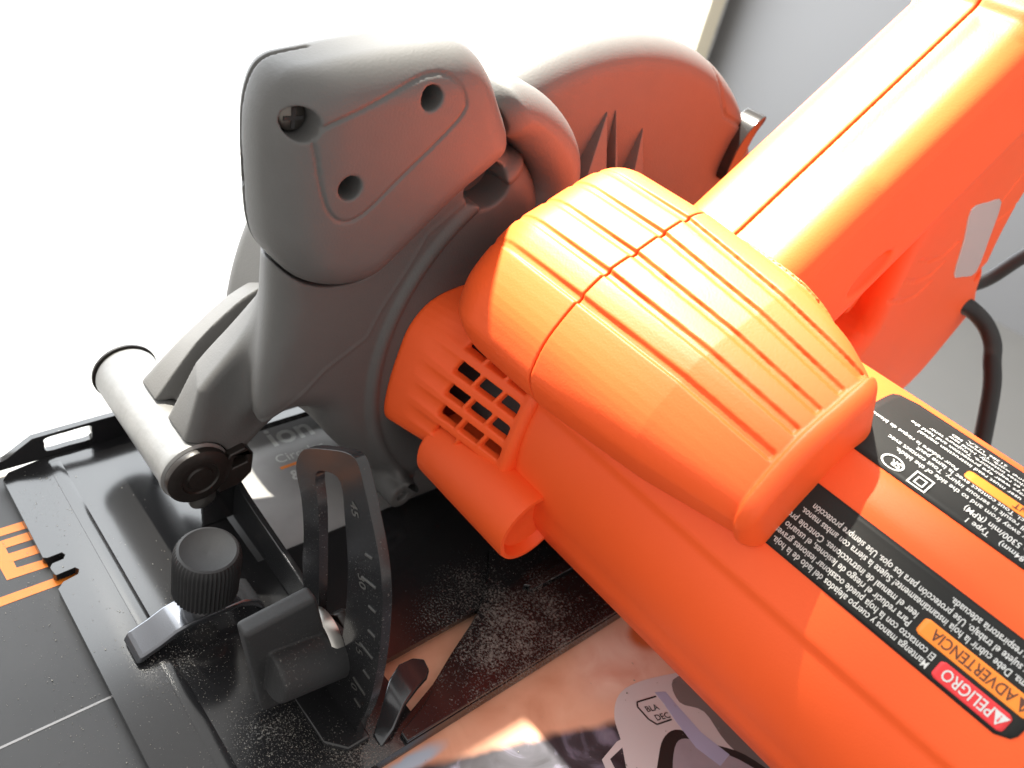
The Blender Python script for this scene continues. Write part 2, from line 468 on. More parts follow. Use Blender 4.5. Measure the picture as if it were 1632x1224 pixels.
def nets(name, f, b, h, material, parent=None):
    """surface of a distance field as one smooth mesh object"""
    f = np.ascontiguousarray(f, dtype=f32)
    nx, ny, nz = f.shape
    s = f < 0
    c = np.zeros((nx - 1, ny - 1, nz - 1), np.uint8)
    for i in (0, 1):
        for j in (0, 1):
            for k in (0, 1):
                c += s[i:nx - 1 + i, j:ny - 1 + j, k:nz - 1 + k]
    act = (c > 0) & (c < 8)
    idx = np.argwhere(act)
    ids = np.full(act.shape, -1, np.int32); ids[act] = np.arange(len(idx), dtype=np.int32)
    cor = [(i, j, k) for i in (0, 1) for j in (0, 1) for k in (0, 1)]
    val = np.stack([f[idx[:, 0] + i, idx[:, 1] + j, idx[:, 2] + k] for (i, j, k) in cor], 1)
    pos = np.zeros((len(idx), 3), f32); cnt = np.zeros(len(idx), f32)
    for a in range(8):
        for bb in range(a + 1, 8):
            da = np.array(cor[bb]) - np.array(cor[a])
            if np.abs(da).sum() != 1: continue
            va, vb = val[:, a], val[:, bb]
            cr = (va < 0) != (vb < 0)
            t = np.where(cr, va / np.where(cr, va - vb, 1), 0)
            pos += np.where(cr[:, None], np.array(cor[a], f32) + t[:, None] * da, 0)
            cnt += cr
    p = idx + pos / cnt[:, None]
    for _ in range(3):
        g = tri_grad(f, p); v = tri_sample(f, p)
        st = (v / np.maximum((g ** 2).sum(1), 0.05))[:, None] * g
        ln = np.linalg.norm(st, axis=1, keepdims=True)
        p = p - st * np.minimum(1, 0.35 / np.maximum(ln, 1e-6))
    Q = []
    for ax in range(3):
        sl0 = [slice(1, -1)] * 3; sl1 = [slice(1, -1)] * 3
        sl0[ax] = slice(0, -1); sl1[ax] = slice(1, None)
        ch = s[tuple(sl0)] != s[tuple(sl1)]
        e = np.argwhere(ch)
        off = np.ones(3, int); off[ax] = 0
        e = e + off
        u, w = [(1, 2), (2, 0), (0, 1)][ax]
        du = np.zeros(3, int); du[u] = 1
        dw = np.zeros(3, int); dw[w] = 1
        q = np.stack([ids[tuple((e - du - dw).T)], ids[tuple((e - dw).T)], ids[tuple(e.T)], ids[tuple((e - du).T)]], 1)
        ins = s[tuple(e.T)]
        q[~ins] = q[~ins][:, ::-1]
        Q.append(q)
    Q = np.concatenate(Q)
    nrm = tri_grad(f, p, 0.8); nrm /= np.maximum(np.linalg.norm(nrm, axis=1, keepdims=True), 1e-6)
    V = p * h + np.array([b[0], b[2], b[4]], f32)
    me = mesh_np(name, V, Q)
    o = link(name, me, material, parent, True)
    if len(me.vertices) == len(nrm):
        me.normals_split_custom_set_from_vertices(nrm.tolist())
    return o

# ------------------------------------------------------------------ the setting
def tag(o, label=None, cat=None, group=None, kind=None):
    if label: o['label'] = label
    if cat: o['category'] = cat
    if group: o['group'] = group
    if kind: o['kind'] = kind
    return o

def thing(name, label, cat):
    o = bpy.data.objects.new(name, None); COL.objects.link(o)
    o.empty_display_size = 0.01
    return tag(o, label, cat)

tag(box('floor', -1650, 1800, -1800, 2400, -790, -750, M['floor']), kind='structure')
tag(box('wall', -1600, 1800, 2400, 2440, -750, 1900, M['wall']), kind='structure')
win = thing('window', 'tall bright window glowing white behind the saw, cream frame at its edge', 'window')
win.location = (-1.6, 0.8, -0.75)
def wpart(name, *a, **k):
    o = box(name, *a, **k); o.parent = win; o.matrix_parent_inverse = Matrix.Translation(-Vector(win.location)); return o
wpart('pane', -1640, -1620, -900, 2262, -750, 2300, M['pane'])
wpart('frame_post', -1620, -1560, 2262, 2336, -750, 1900, M['frame'], bevel=4)
wpart('frame_post', -1620, -1580, -970, -902, -750, 2300, M['frame'], bevel=4)
wpart('frame_post', -1640, -1600, 2340, 2398, -750, 1900, M['wall'])
tbl = tag(box('table', -760, 420, -520, 428, -90, -64, M['table'], bevel=3), 'white table top under the printed cardboard box', 'table')

# ------------------------------------------------------------------ cardboard box with its printed top
BX = thing('cardboard_box', 'printed cardboard box with black and photo print under the saw', 'box')
BX.location = (0.0, 0.1, -0.064)
def bpart(o):
    o.parent = BX; o.matrix_parent_inverse = Matrix.Translation(-Vector(BX.location)); return o
ZB = -5.0
bpart(box('carton', -125, 190, -150, 300, -64, ZB - 0.15, M['cardside'], bevel=0.8))
_n = [0]
def flat(name, pts, material, lift=0.0, round_n=0):
    p = catmull(pts, round_n) if round_n else pts
    _n[0] += 1
    return bpart(prism(name, p, [], 2, ZB - 0.2, ZB + lift + 0.0007 * _n[0], material))
flat('printed_panel', [(-124, -149), (189, -149), (189, 1), (-30, 1), (-30, 299), (-124, 299)], M['card'], -0.02)
flat('printed_photo', [(-29.95, 1.05), (189, 1.05), (189, 299), (-29.95, 299)], M['photo'], -0.02)
flat('printed_guard', [(35, 62), (31.1, 67.1), (30.3, 73.2), (32.8, 82.9), (38.0, 94.1), (46.4, 98.8), (66.0, 96.9), (86, 93.6), (60, 46), (50, 52), (41, 58.5)], M['sawgrey'], 0.05, 4)
flat('printed_housing', [(36, 86), (39, 95), (46.4, 99.5), (66, 97.5), (84, 94), (70, 86), (58, 84), (48, 86), (42, 82)], M['sawmid'], 0.07, 4)
flat('printed_blade_slot', [(56, 57), (49.3, 64.7), (46.6, 70.4), (47.7, 75.4), (54.7, 79.4), (63.1, 85.7), (74, 87.4), (70, 75), (64, 62)], M['printblack'], 0.08, 4)
flat('printed_blade', [(60, 60), (54, 65), (49.8, 71.5), (51, 75.5), (56, 77.5), (63, 83), (76, 86), (72, 70)], M['lilac'], 0.09, 4)
flat('printed_lever', [(35.8, 78.1), (37.4, 81.0), (44, 80.5), (51.8, 80.1), (60.5, 81.8), (61.1, 76.9), (53.8, 75.2), (45.5, 76.4), (40, 77.6)], M['bluegrey'], 0.11)
flat('printed_strap', [(40.2, 57.5), (40.6, 61.0), (42.0, 60.0), (42.6, 52.4), (47.7, 50.8), (47.0, 48.2), (41.5, 50.4)], M['sawgrey'], 0.06)
# logo frame: four thin printed bars
def bar(a, b, w, name, material, lift):
    a = np.array(a, float); b = np.array(b, float); d = (b - a) / np.linalg.norm(b - a); n = np.array([-d[1], d[0]]) * w / 2
    return flat(name, [tuple(a - n), tuple(b - n), tuple(b + n), tuple(a + n)], material, lift)
LG = [(36.9, 77.4), (35.1, 71.2), (36.2, 70.2), (40.6, 70.1), (43.0, 71.0), (44.3, 75.8)]
for a, b in zip(LG[:-1], LG[1:]): bar(a, b, 0.45, 'logo_frame', M['printblack'], 0.13)

def text_mesh(name, s, size, to3, material, parent, bold=0.0, align='LEFT', xs=1.0, post=None):
    cu = bpy.data.curves.new(name, 'FONT')
    cu.body = s; cu.size = size; cu.align_x = align; cu.offset = bold; cu.resolution_u = 3
    tmp = bpy.data.objects.new(name + '_tmp', cu); COL.objects.link(tmp)
    dg = bpy.context.evaluated_depsgraph_get()
    me = bpy.data.meshes.new_from_object(tmp.evaluated_get(dg))
    bpy.data.objects.remove(tmp); bpy.data.curves.remove(cu)
    bm = bmesh.new(); bm.from_mesh(me)
    bmesh.ops.triangulate(bm, faces=bm.faces)
    for v in bm.verts:
        v.co = Vector(to3(v.co.x * xs, v.co.y)) * MM
    bm.to_mesh(me); bm.free()
    o = link(name, me, material, parent)
    return o

def flat_text(s, size, x, y, material, lift, bold=0.0, xs=1.0, name='printed_lettering', ry=(0, 1), uy=(-1, 0)):
    # reads along +y, letters point to -x
    return bpart(text_mesh(name, s, size, lambda u, v: (x + ry[0] * u + uy[0] * v, y + ry[1] * u + uy[1] * v, ZB + lift), material, BX, bold, xs=xs))
flat_text('BLA', 2.6, 38.9, 71.4, M['printblack'], 0.15, 0.04, 0.9, ry=(0.35, 0.94), uy=(-0.94, 0.2))
flat_text('DEC', 2.6, 42.2, 71.8, M['printblack'], 0.15, 0.04, 0.9, ry=(0.35, 0.94), uy=(-0.94, 0.2))
# left panel lettering
flat('printed_letter', [(-104.4, -62), (-101.9, -62), (-101.2, -43), (-104.2, -43)], M['amber'], 0.05)
flat('printed_letter', [(-99.6, -52.8), (-85.4, -52.2), (-85.0, -42.2), (-88.0, -42.2), (-88.4, -49.0), (-91.0, -49.0), (-90.8, -42.6), (-94.0, -42.6), (-94.2, -49.3), (-96.6, -49.3), (-96.4, -43.0), (-99.6, -43.0)], M['amber'], 0.05)
flat('printed_underline', [(-81.2, -149), (-78.2, -149), (-77.6, -36), (-80.4, -36)], M['amber'], 0.05)
bpart(box('fold_line', -39.2, -38.6, -149, 10, ZB - 0.2, ZB + 0.05, M['cardgrey']))
# lettering seen through the blade slot
flat('printed_field', [(-112, 8), (-60, 8), (-60, 200), (-112, 200)], M['cardgrey'], 0.0)
flat_text('ion', 13.0, -101.6, 33.0, M['white'], 0.08, 0.25)
flat_text('Circular', 5.4, -93.6, 30.6, M['white'], 0.08, 0.03)
flat('printed_underline', [(-91.9, 30.2), (-90.7, 30.2), (-90.7, 62), (-91.9, 62)], M['amber'], 0.06)
flat_text('& saw', 6.0, -84.6, 31.4, M['white'], 0.08, 0.15)

# ------------------------------------------------------------------ circular saw
SAW = thing('circular_saw', 'orange and grey circular saw with ribbed front grip standing on its black shoe', 'circular saw')
SAW.location = (0, 0.08, -0.005)
INV = Matrix.Translation(-Vector(SAW.location))
def sp(o, parent=None):
    if parent is None:
        o.parent = SAW; o.matrix_parent_inverse = INV
    else:
        o.parent = parent; o.matrix_parent_inverse = parent.matrix_world.inverted() if False else INV.inverted() @ INV
    return o
def sub(o, part):            # sub-part: parts keep an identity offset to the saw's frame
    o.parent = part; o.matrix_parent_inverse = Matrix.Identity(4); return o

# ---- shoe
def shoe_warp(q):
    x, y, z = q
    if y < -31: z -= 0.18 * (-31 - y)
    return (x, y, z)
outer = [(-122, -41), (-120, -43), (-86.2, -43), (-85.4, -42), (-85, -38.4), (-83.8, -38.0), (-82.8, -38.8), (-83.0, -41.6), (-82, -42.4), (-79.5, -42.6),
         (-78.6, -42.0), (-78.2, -37.4), (-77.0, -36.8), (-75.8, -37.4), (-75.6, -41.2), (-74.2, -43.0)]
outer += [(x, -43) for x in (-60, -45, -30, -15, 0)] + [(9, -43), (12.5, -40), (12.5, -31), (12.5, 120), (12.5, 255), (8, 262), (-117, 262), (-122, 255), (-122, -20), (-122, -31)]
slot = [(-108, 4), (-56, 4), (-56, 215), (-108, 215)]
cut = [(-10.2, 14), (-10.6, 50), (-8.0, 44.9), (-2.8, 33.4), (2.3, 23.3), (5.5, 14)]
SHOE = sp(prism('shoe', outer, [slot, cut], 2, -2.4, 0.0, M['shoe'], bevel=0.35, warp=shoe_warp))
sub(prism('rolled_edge', [(9.9, -0.3), (12.4, -0.3), (12.4, -4.8), (9.9, -4.8)], [], 1, -40, 252, M['shoe'], bevel=0.5), SHOE) if False else sub(box('rolled_edge', 10.2, 12.3, -39, 252, -4.8, -2.38, M['shoe'], bevel=0.4), SHOE)
# front strip of the shoe is folded a touch: crease built as a long shallow bead
sub(prism('front_bead', [(-31.4, -0.05), (-29.2, 0.35), (-27.4, -0.05)], [], 0, -119, 10, M['shoe'], bevel=0.2), SHOE)
rim_o = [(-44, -0.5), (-44, 2.2), (-41, 3.2), (-33.5, 8.2), (-14, 8.6), (60, 8.6), (250, 8.6), (255, 4), (255, -0.5)]
rim_h = [catmull([(-30, 2.0), (-30.4, 5), (-30, 7), (-24, 7.3), (-17.6, 7.3), (-17.2, 5), (-17.6, 2.0), (-24, 1.9)], 3)]
sub(prism('side_flange', rim_o, rim_h, 0, -124.2, -122.05, M['shoe'], bevel=0.3), SHOE)
sub(prism('stiffening_plate', [(12.3, 8), (9.5, 8), (6.5, 17), (2.3, 25), (-2.8, 35.5), (-9, 47), (-15, 55.5), (-20, 60), (-25.9, 65), (-29, 75), (-30, 120), (-30, 230), (12.3, 230)], [], 2, 0.05, 1.5, M['shoe'], bevel=0.3), SHOE)
for (x, y) in ((-8, 68), (-6, 92)):
    sub(prism('raised_rib', catmull([(x - 1.6, y), (x, y - 2), (x + 1.6, y), (x + 1.6, y + 40), (x, y + 42), (x - 1.6, y + 40)], 3), [], 2, 1.55, 2.9, M['shoe'], bevel=0.4), SHOE)

# ---- hinge at the front: barrel, bolt, bracket
BY, BZ = -7.0, 26.2
BAR = sp(lathe('pivot_barrel', [(7.6, -119.5), (8.6, -119.2), (9.0, -118.2), (9.0, -74.2), (9.3, -73.6), (9.3, -72.2), (8.6, -71.6), (3, -71.5)], (0, BY, BZ), (1, 0, 0), M['cast'], n=64))
sub(lathe('bolt_head', [(8.7, -71.4), (8.9, -70.9), (8.6, -69.6), (7.2, -68.9), (5.2, -68.8), (4.9, -69.3), (3.6, -69.3), (3.3, -68.7), (0.01, -68.5)], (0, BY, BZ), (1, 0, 0), M['bolt'], n=48), BAR)
sub(lathe('end_washer', [(8.0, -120.5), (9.4, -120.4), (9.4, -119.7), (8.0, -119.6)], (0, BY, BZ), (1, 0, 0), M['bolt'], n=48), BAR)
sub(prism('locking_tab', [(-1.5, 17.6), (4.8, 18.4), (8.2, 21.5), (8.5, 28.6), (6.0, 31.5), (1.6, 30.4), (-0.4, 27)], [[(2.4, 25.2), (6.6, 26.0), (6.2, 29.6), (2.8, 28.8)]], 0, -74.5, -69.6, M['bolt'], bevel=0.5), BAR)
HB = sp(prism('hinge_bracket', [(-3, 0.1), (8.0, 0.1), (8.0, 12), (5, 19), (-1, 21), (-4, 16)], [], 0, -77.0, -75.0, M['blackmetal'], bevel=0.4))
sub(prism('bracket_ear', [(-2, 0.1), (8, 0.1), (8, 12), (4, 20), (-2, 20)], [], 0, -116.5, -114.5, M['blackmetal'], bevel=0.4), HB)
sub(prism('cross_rib', [(-75, 0.1), (-20, 0.1), (-22, 9), (-40, 11.5), (-66, 13.5), (-75, 15)], [], 1, 5.6, 7.4, M['gloss2'], bevel=0.35), HB)
sub(lathe('pivot_stub', [(3.6, -80), (3.9, -79.8), (3.9, -74), (3.6, -73.8)], (0, BY + 3.0, 13.0), (1, 0, 0), M['steel'], n=24), HB)

# ---- bevel quadrant
qo = catmull([(-33, 58), (-31.5, 64), (-28.5, 67.5), (-22, 72.5), (-15.5, 77), (-11.5, 78), (-8.5, 75), (-4, 68.5), (0, 62), (2.8, 55.5), (4.6, 48.5), (6.1, 37), (6.6, 25), (6.0, 15), (4.2, 5), (3.5, 0.2),
              (-4, 0.2), (-16, 0.2), (-20, 8), (-23.5, 20), (-26.3, 32), (-27.2, 42), (-29.5, 51)], 4)
qh = catmull([(-25.0, 62.4), (-21.5, 66.6), (-15.8, 68.4), (-12.4, 60), (-9.4, 50), (-7.8, 40), (-7.2, 30), (-7.6, 20), (-11.6, 16.2), (-16.6, 19), (-18.4, 30), (-20.2, 42), (-22.4, 54)], 4)
QD = sp(prism('bevel_quadrant', qo, [qh], 1, -1.2, 1.2, M['blackmetal'], bevel=0.4))
M['stamp'] = mat('worn_stamped_mark', (0.055, 0.053, 0.05), 0.5, dust=([], 0.1))
# stamped scale: ticks along the outer limb and numerals
arc = [(-1.5, 59.0), (1.2, 52.5), (2.6, 46), (3.9, 39), (4.5, 32), (4.8, 25), (4.4, 18), (3.6, 12)]
for k, (x, z) in enumerate(arc):
    n = arc[min(k + 1, 7)]; p0 = arc[max(k - 1, 0)]
    t = np.array([n[0] - p0[0], n[1] - p0[1]]); t /= np.linalg.norm(t); w = np.array([t[1], -t[0]])   # towards the slot
    if w[0] > 0: w = -w
    ln = 5.2 if k in (1, 4, 6) else 2.6
    a = np.array([x, z]); b = a + w * ln; hw = t * 0.22
    sub(prism('scale_tick', [tuple(a - hw), tuple(b - hw), tuple(b + hw), tuple(a + hw)], [], 1, -1.42, -1.15, M['stamp']), QD)
for s, x, z in (('45', -10.6, 67), ('30', -4.4, 50.8), ('15', -1.6, 31), ('0', -0.4, 16.2)):
    o = text_mesh('scale_numeral', s, 3.7, (lambda u, v, x=x, z=z: (x + 0.90 * v + 0.44 * u - 1, -1.3, z - 0.90 * u + 0.44 * v)), M['stamp'], None, bold=0.04)
    sub(o, QD)
sub(prism('foot', [(-26, -9), (2, -9), (6.5, -5), (6.5, 1.2), (-26, 1.2)], [], 2, 0.05, 1.9, M['blackmetal'], bevel=0.5), QD)
# ear bent back from the quadrant's outer edge
bm = bmesh.new()
ear = [[(9.6, 2.2, 0.3), (6.0, 2.2, 0.3)], [(8.6, 6, 3.2), (3.0, 6, 3.2)], [(5.5, 11, 5.6), (-2.2, 11.6, 5.6)], [(3.6, 16.0, 6.0), (-4.4, 16.0, 6.0)], [(2.2, 20, 5.4), (-4.4, 20.5, 5.4)], [(0.2, 22.4, 5.0), (-2.8, 23, 5.0)]]
R1 = [[bm.verts.new(p) for p in r] for r in ear]; R2 = [[bm.verts.new((p[0], p[1] + 0.8, p[2] - 1.8)) for p in r] for r in ear]
for i in range(len(ear) - 1):
    bm.faces.new((R1[i][0], R1[i][1], R1[i + 1][1], R1[i + 1][0])); bm.faces.new((R2[i][0], R2[i + 1][0], R2[i + 1][1], R2[i][1]))
    for s in (0, 1):
        bm.faces.new((R1[i][s], R1[i + 1][s], R2[i + 1][s], R2[i][s]))
bm.faces.new(R1[0] + R2[0][::-1]); bm.faces.new(R1[-1] + R2[-1][::-1])
bmesh.ops.recalc_face_normals(bm, faces=bm.faces)
sub(bmo('bent_ear', bm, M['gloss2'], bevel=0.5, seg=3), QD)

# ---- bevel lock: wing on a hub
WX = -12.0
b = (-22, 6, -28, 12, -6, 48); h = 0.45
X, Y, Z = grid(b, h)
tilt = X - WX - 0.05 * (Z - 18)
pl = psd([(-23.2, 38.6), (-8.4, 40.2), (-3.0, 20), (0.2, 0.5), (-16.6, 4.4)], Y, Z) - 1.0
wing = ext(pl, tilt + 0 * Y, -3.4, 1.2, 1.0, 1.0)
hubd = np.sqrt((tilt - 2.0) ** 2 + (Z + 0.20 * Y - 18.0) ** 2) - 7.4
hub = smax(hubd, np.abs(Y + 8.6) - 9.6, 1.0)
fw = smin(wing, hub, 0.5)
WN = sp(nets('bevel_lock_wing', fw, b, h, M['rubber']))
sub(lathe('washer', [(3.0, -4.4), (7.6, -4.3), (7.8, -3.2), (7.6, -1.3), (3, -1.25)], (-12.2, 0, 20.6), (0, 1, 0), M['steel'], n=40), WN)
sub(lathe('nut', [(4.6, 1.3), (4.8, 1.6), (4.8, 5.0), (4.4, 5.4), (0.01, 5.4)], (-12.2, 0, 20.6), (0, 1, 0), M['bolt'], n=6, smooth=False), WN)

# ---- rip fence strap and knurled knob
bm = bmesh.new()
prof = [(-36.0, 0.2), (-34.6, 2.6), (-30.0, 4.4), (-26.0, 6.6), (-22.5, 7.4), (-8, 7.2), (-3.5, 4.5), (-1.5, 0.2)]
for i in range(len(prof)): pass
inner = [(y + (0.8 if y < -18 else -0.8), max(0.1, z - 2.0)) for (y, z) in prof]
RS = sp(prism('fence_strap', prof + [(-3.0, 0.2), (-5.2, 3.0), (-9, 5.2), (-22, 5.4), (-25.2, 4.6), (-29.4, 2.4), (-33.2, 0.8), (-34.0, 0.2)], [], 0, -49.5, -40.5, M['strap'], bevel=0.7, seg=3))
KA = Vector((0.05, 0.02, 1)).normalized()
KO = (-44.5, -17.0, 10.2)
KN = sp(lathe('fence_lock_knob', [(6.2, 2.8), (7.6, 3.0), (8.05, 3.6), (8.15, 15.5), (7.9, 17.4), (7.2, 18.4), (6.6, 18.6), (5.6, 18.1), (3.0, 17.5), (0.01, 17.3)], KO, KA, M['rubber'], n=288, ripple=48, rip=-0.4))
sub(lathe('threaded_shank', [(3.4, -5), (3.4, 0.0), (5.4, 0.05), (5.6, 0.5), (5.6, 1.1), (5.0, 1.3), (4.4, 1.4), (4.4, 3.0)], KO, KA, M['steel'], n=36), KN)

# ---- blade guard disc (upper guard, rear part)
GC = (120.0, 39.6); GR = 100.8
b = (-121, -58, 10, 228, 2, 146); h = 0.75
X, Y, Z = grid(b, h)
d2 = np.sqrt((Y - GC[0]) ** 2 + (Z - GC[1]) ** 2) - GR
d2 = np.maximum(d2, 6 - Z)
fd = ext(d2, X, -118, -66, 9, 9)  # far cheek deepened out of view, blocks sun from the slot print
fd = np.maximum(fd, -np.maximum(np.maximum(Z - 48, Y - 95), -105 - X))
th = np.arctan2(Z - GC[1], Y - GC[0])
fd = groove(fd, pline([(158, 134), (162, 128), (166, 121), (170, 116), (183, 111)], Y, Z), 0.7, 0.8)
GD = sp(nets('blade_guard', fd, b, h, M['grey']))
for (tip, b0, b1) in (((110.6, 122.0), (98.0, 92), (113.0, 90)), ((114.0, 122.5), (117.0, 90), (119.0, 90)), ((129.0, 115.8), (121.5, 90), (131.0, 88))):
    bm = bmesh.new()
    T = bm.verts.new((-66.2, *tip)); A = bm.verts.new((-66.2, *b0)); B = bm.verts.new((-66.2, *b1)); A2 = bm.verts.new((-56.5, *b0)); B2 = bm.verts.new((-56.5, *b1)); T2 = bm.verts.new((-65.6, tip[0], tip[1] - 1.5))
    for fc in ((A, A2, T2, T), (B, T, T2, B2), (A2, B2, T2), (A, B, B2, A2), (A, T, B)): bm.faces.new(fc)
    bmesh.ops.recalc_face_normals(bm, faces=bm.faces)
    sub(bmo('stiffening_fin', bm, M['grey'], bevel=0.3), GD)
sub(prism('guard_lever', catmull([(178, 94), (178.6, 103), (180.6, 109.0), (184, 113.2), (188.4, 116.0), (189.4, 114.4), (186, 108.5), (182.5, 94)], 4), [], 0, -70, -62, M['gloss'], bevel=1.0, seg=3), GD)

# ---- guard body with its front arm
FLASH = [(5.2, 48.3), (10.5, 54.4), (19.3, 63.4), (30.7, 70.3), (34.0, 78.2), (38.1, 85.2), (40.1, 88.5), (44.7, 97.6), (55.2, 105.5), (60.7, 113.5), (68.6, 117.7)]
cap_p = catmull([(2.1, 100), (-0.8, 110), (-2.8, 120), (-3.4, 127.3), (-1.4, 133.4), (3.5, 138.3), (13, 140.4), (25.8, 142.6), (38, 144.4), (45, 144.2), (51.5, 140.3), (57.9, 132.2), (64.0, 118.6), (50, 107), (38, 96.0), (29, 89.0), (18.5, 88.2), (9, 92)], 5)
CAPP = cap_p
b = (-112, -50, -34, 104, 0, 142); h = 0.62
X, Y, Z = grid(b, h)
body_p = catmull([(2.5, 100), (2.0, 92), (3.0, 84), (2.0, 75), (-1.5, 66), (-5.0, 57), (-6.5, 49), (-4.5, 42.5), (1.0, 40.5), (6, 43.5), (9, 47), (13, 49), (20, 46), (24, 38), (32, 26.5), (42, 15), (52, 6), (60, 7), (75, 20), (95, 40), (97, 70), (92, 92), (82, 107), (76, 112.5), (68, 116), (58, 119), (48, 117), (30, 108), (14, 102)], 4)
fb = ext(psd(body_p, Y, Z), X, -84, -56, 9, 9)
fb = smax(fb, ((X + 50) * 0.62 - (Y - 5.0) * 0.785) * 0.98 + 0 * Z, 12.0)
fb = smax(fb, (-(X + 66) * 0.50 - (Y - 5.2) * 0.866) * 0.98 + 0 * Z, 7.0)
# the arm reaching forward and down to the barrel
arm_p = catmull([(-12.0, 27), (-11.0, 33.0), (-6, 39.5), (-1.5, 45), (3.5, 50.5), (10, 56.5), (18, 62), (28, 65), (34, 58), (26, 44), (13, 33), (5, 25), (-4, 19)], 4)
fa = np.empty(fb.shape, f32)
for i, xv in enumerate(X[:, 0, 0]):
    tz = 0.50 * min(max(float(xv) + 98.0, -6.0), 28.0)      # its top climbs towards the motor side
    da = psd(arm_p, Y[0], Z[0] - tz * np.clip((Z[0] - 36) / 16, 0, 1))
    chan = np.clip(1.35 - 1.35 * ((float(xv) + 88.8) / 3.6) ** 4, 0, 1)
    fa[i] = da + 4.2 * chan * sstep(-9, -5, da) * sstep(-8, 2, (Z[0] - Y[0]) - 33 - tz)
wx = np.abs(X + 88.0) - 16.0 + 3.0
w0 = fa + 3.0
fa = np.minimum(np.maximum(w0, wx), 0) + np.sqrt(np.maximum(w0, 0) ** 2 + np.maximum(wx, 0) ** 2) - 3.0
fb = smin(fb, fa, 9.0)
brl = np.maximum(np.sqrt((Y - BY) ** 2 + (Z - BZ) ** 2) - 9.6, np.maximum(X + 72, -119 - X))
fb = np.maximum(fb, -brl)
# screw boss low down
boss = smax(np.sqrt((Y - 48.5) ** 2 + (Z - 9.5) ** 2) - 4.6, np.abs(X + 66) - 15, 1.0)
boss = np.maximum(boss, -np.maximum(np.sqrt((Y - 48.5) ** 2 + (Z - 9.5) ** 2) - 1.7, -53 - X))
fb = smin(fb, boss, 4.0)
# hollow dark port near the top
port = np.maximum(np.sqrt(((Y - 61.5) / 1.25) ** 2 + (Z - 108.0) ** 2) - 6.0, -(X + 74))
fb = smax(fb, -port, 0.8)
# raised collar around the motor flange
fb = groove(fb, np.abs(np.sqrt((Y - 97) ** 2 + (Z - 55) ** 2) - 62), 2.2, -1.2)
fb = np.maximum(fb, -(psd(CAPP, Y, Z) - 0.2))
fb = np.where(X > -66, groove(fb, pline(FLASH, Y, Z), 0.55, -0.28), fb)
GB = sp(nets('guard_body', fb, b, h, M['grey']))
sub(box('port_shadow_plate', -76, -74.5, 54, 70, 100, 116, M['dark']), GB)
# sweeping moulded line across the body
# ---- front cap of the guard
b = (-83, -46, -7, 70, 84, 148); h = 0.42
X, Y, Z = grid(b, h)
dc = psd(cap_p, Y, Z)
fc = ext(dc + 0.25, X, -74, -50, 8, 9)
fc = smax(fc, ((X + 50) * 0.62 - (Y - 4.0) * 0.785) * 0.98 + 0 * Z, 9.0)
fc = smax(fc, (-(X + 66) * 0.50 - (Y + 1.5) * 0.866) * 0.98 + 0 * Z, 6.0)
panel = catmull([(8.6, 129.0), (20.4, 134.3), (32.5, 139.0), (39.2, 138.8), (43.4, 134.4), (42.4, 129.4), (29.2, 117.2), (20.6, 109.6), (15.3, 108.6), (11.4, 112.6), (8.6, 123)], 4)
front = X > -70
fc = np.where(front, groove(fc, np.abs(psd(panel, Y, Z)), 0.45, 0.5), fc)
fc = groove(fc, np.abs(X + 66) + 0 * Y, 0.55, 0.8 * (Y < 14))
for (y, z, r) in ((5.6, 129.8, 3.4), (34.4, 134.6, 2.75), (16.6, 116.2, 2.75)):
    fc = smax(fc, -np.maximum(np.sqrt((Y - y) ** 2 + (Z - z) ** 2) - r, -(X + 61)), 0.5)
# little latch opening in the front edge, on the seam
fc = smax(fc, -np.maximum(np.maximum(np.abs(X + 67) - 1.8, np.abs(Z - 114.5) - 3.6), Y - 4.0), 0.5)
CP = sp(nets('guard_front_cap', fc, b, h, M['grey']))
def cross_screw(x, y, z, r, part, name='screw'):
    o = sub(lathe(name, [(r, x - 2), (r, x - 0.4), (r * 0.8, x), (0.01, x + 0.15)], (0, y, z), (1, 0, 0), M['screw'], n=24), part)
    bm = bmesh.new(); box_bm(bm, x + 0.02, x + 0.3, y - r * 0.75, y + r * 0.75, z - r * 0.14, z + r * 0.14); box_bm(bm, x + 0.03, x + 0.31, y - r * 0.14, y + r * 0.14, z - r * 0.75, z + r * 0.75)
    sub(bmo('screw_slot', bm, M['dark']), part)
for (y, z, r) in ((5.6, 129.8, 2.9), (34.4, 134.6, 2.3), (16.6, 116.2, 2.3)): cross_screw(-56.2, y, z, r, CP)
# ---- rounded lobe between cap and disc
b = (-104, -46, 48, 104, 60, 140); h = 0.6
X, Y, Z = grid(b, h)
lob = catmull([(60, 128), (62, 133.8), (69.3, 133.2), (79.4, 128.6), (88.7, 121.2), (94.6, 112.6), (96.4, 102), (94, 86), (86, 72), (78, 90), (81, 104), (77, 112), (69.5, 118.5), (63, 121)], 4)
fl = ext(psd(lob, Y, Z), X, -102, -52, 9, 9)
fl = np.maximum(fl, -(psd(cap_p, Y, Z) - 0.3))
fl = smax(fl, -84 - X, 4)
sp(nets('guard_rear_lobe', fl, b, h, M['grey']))

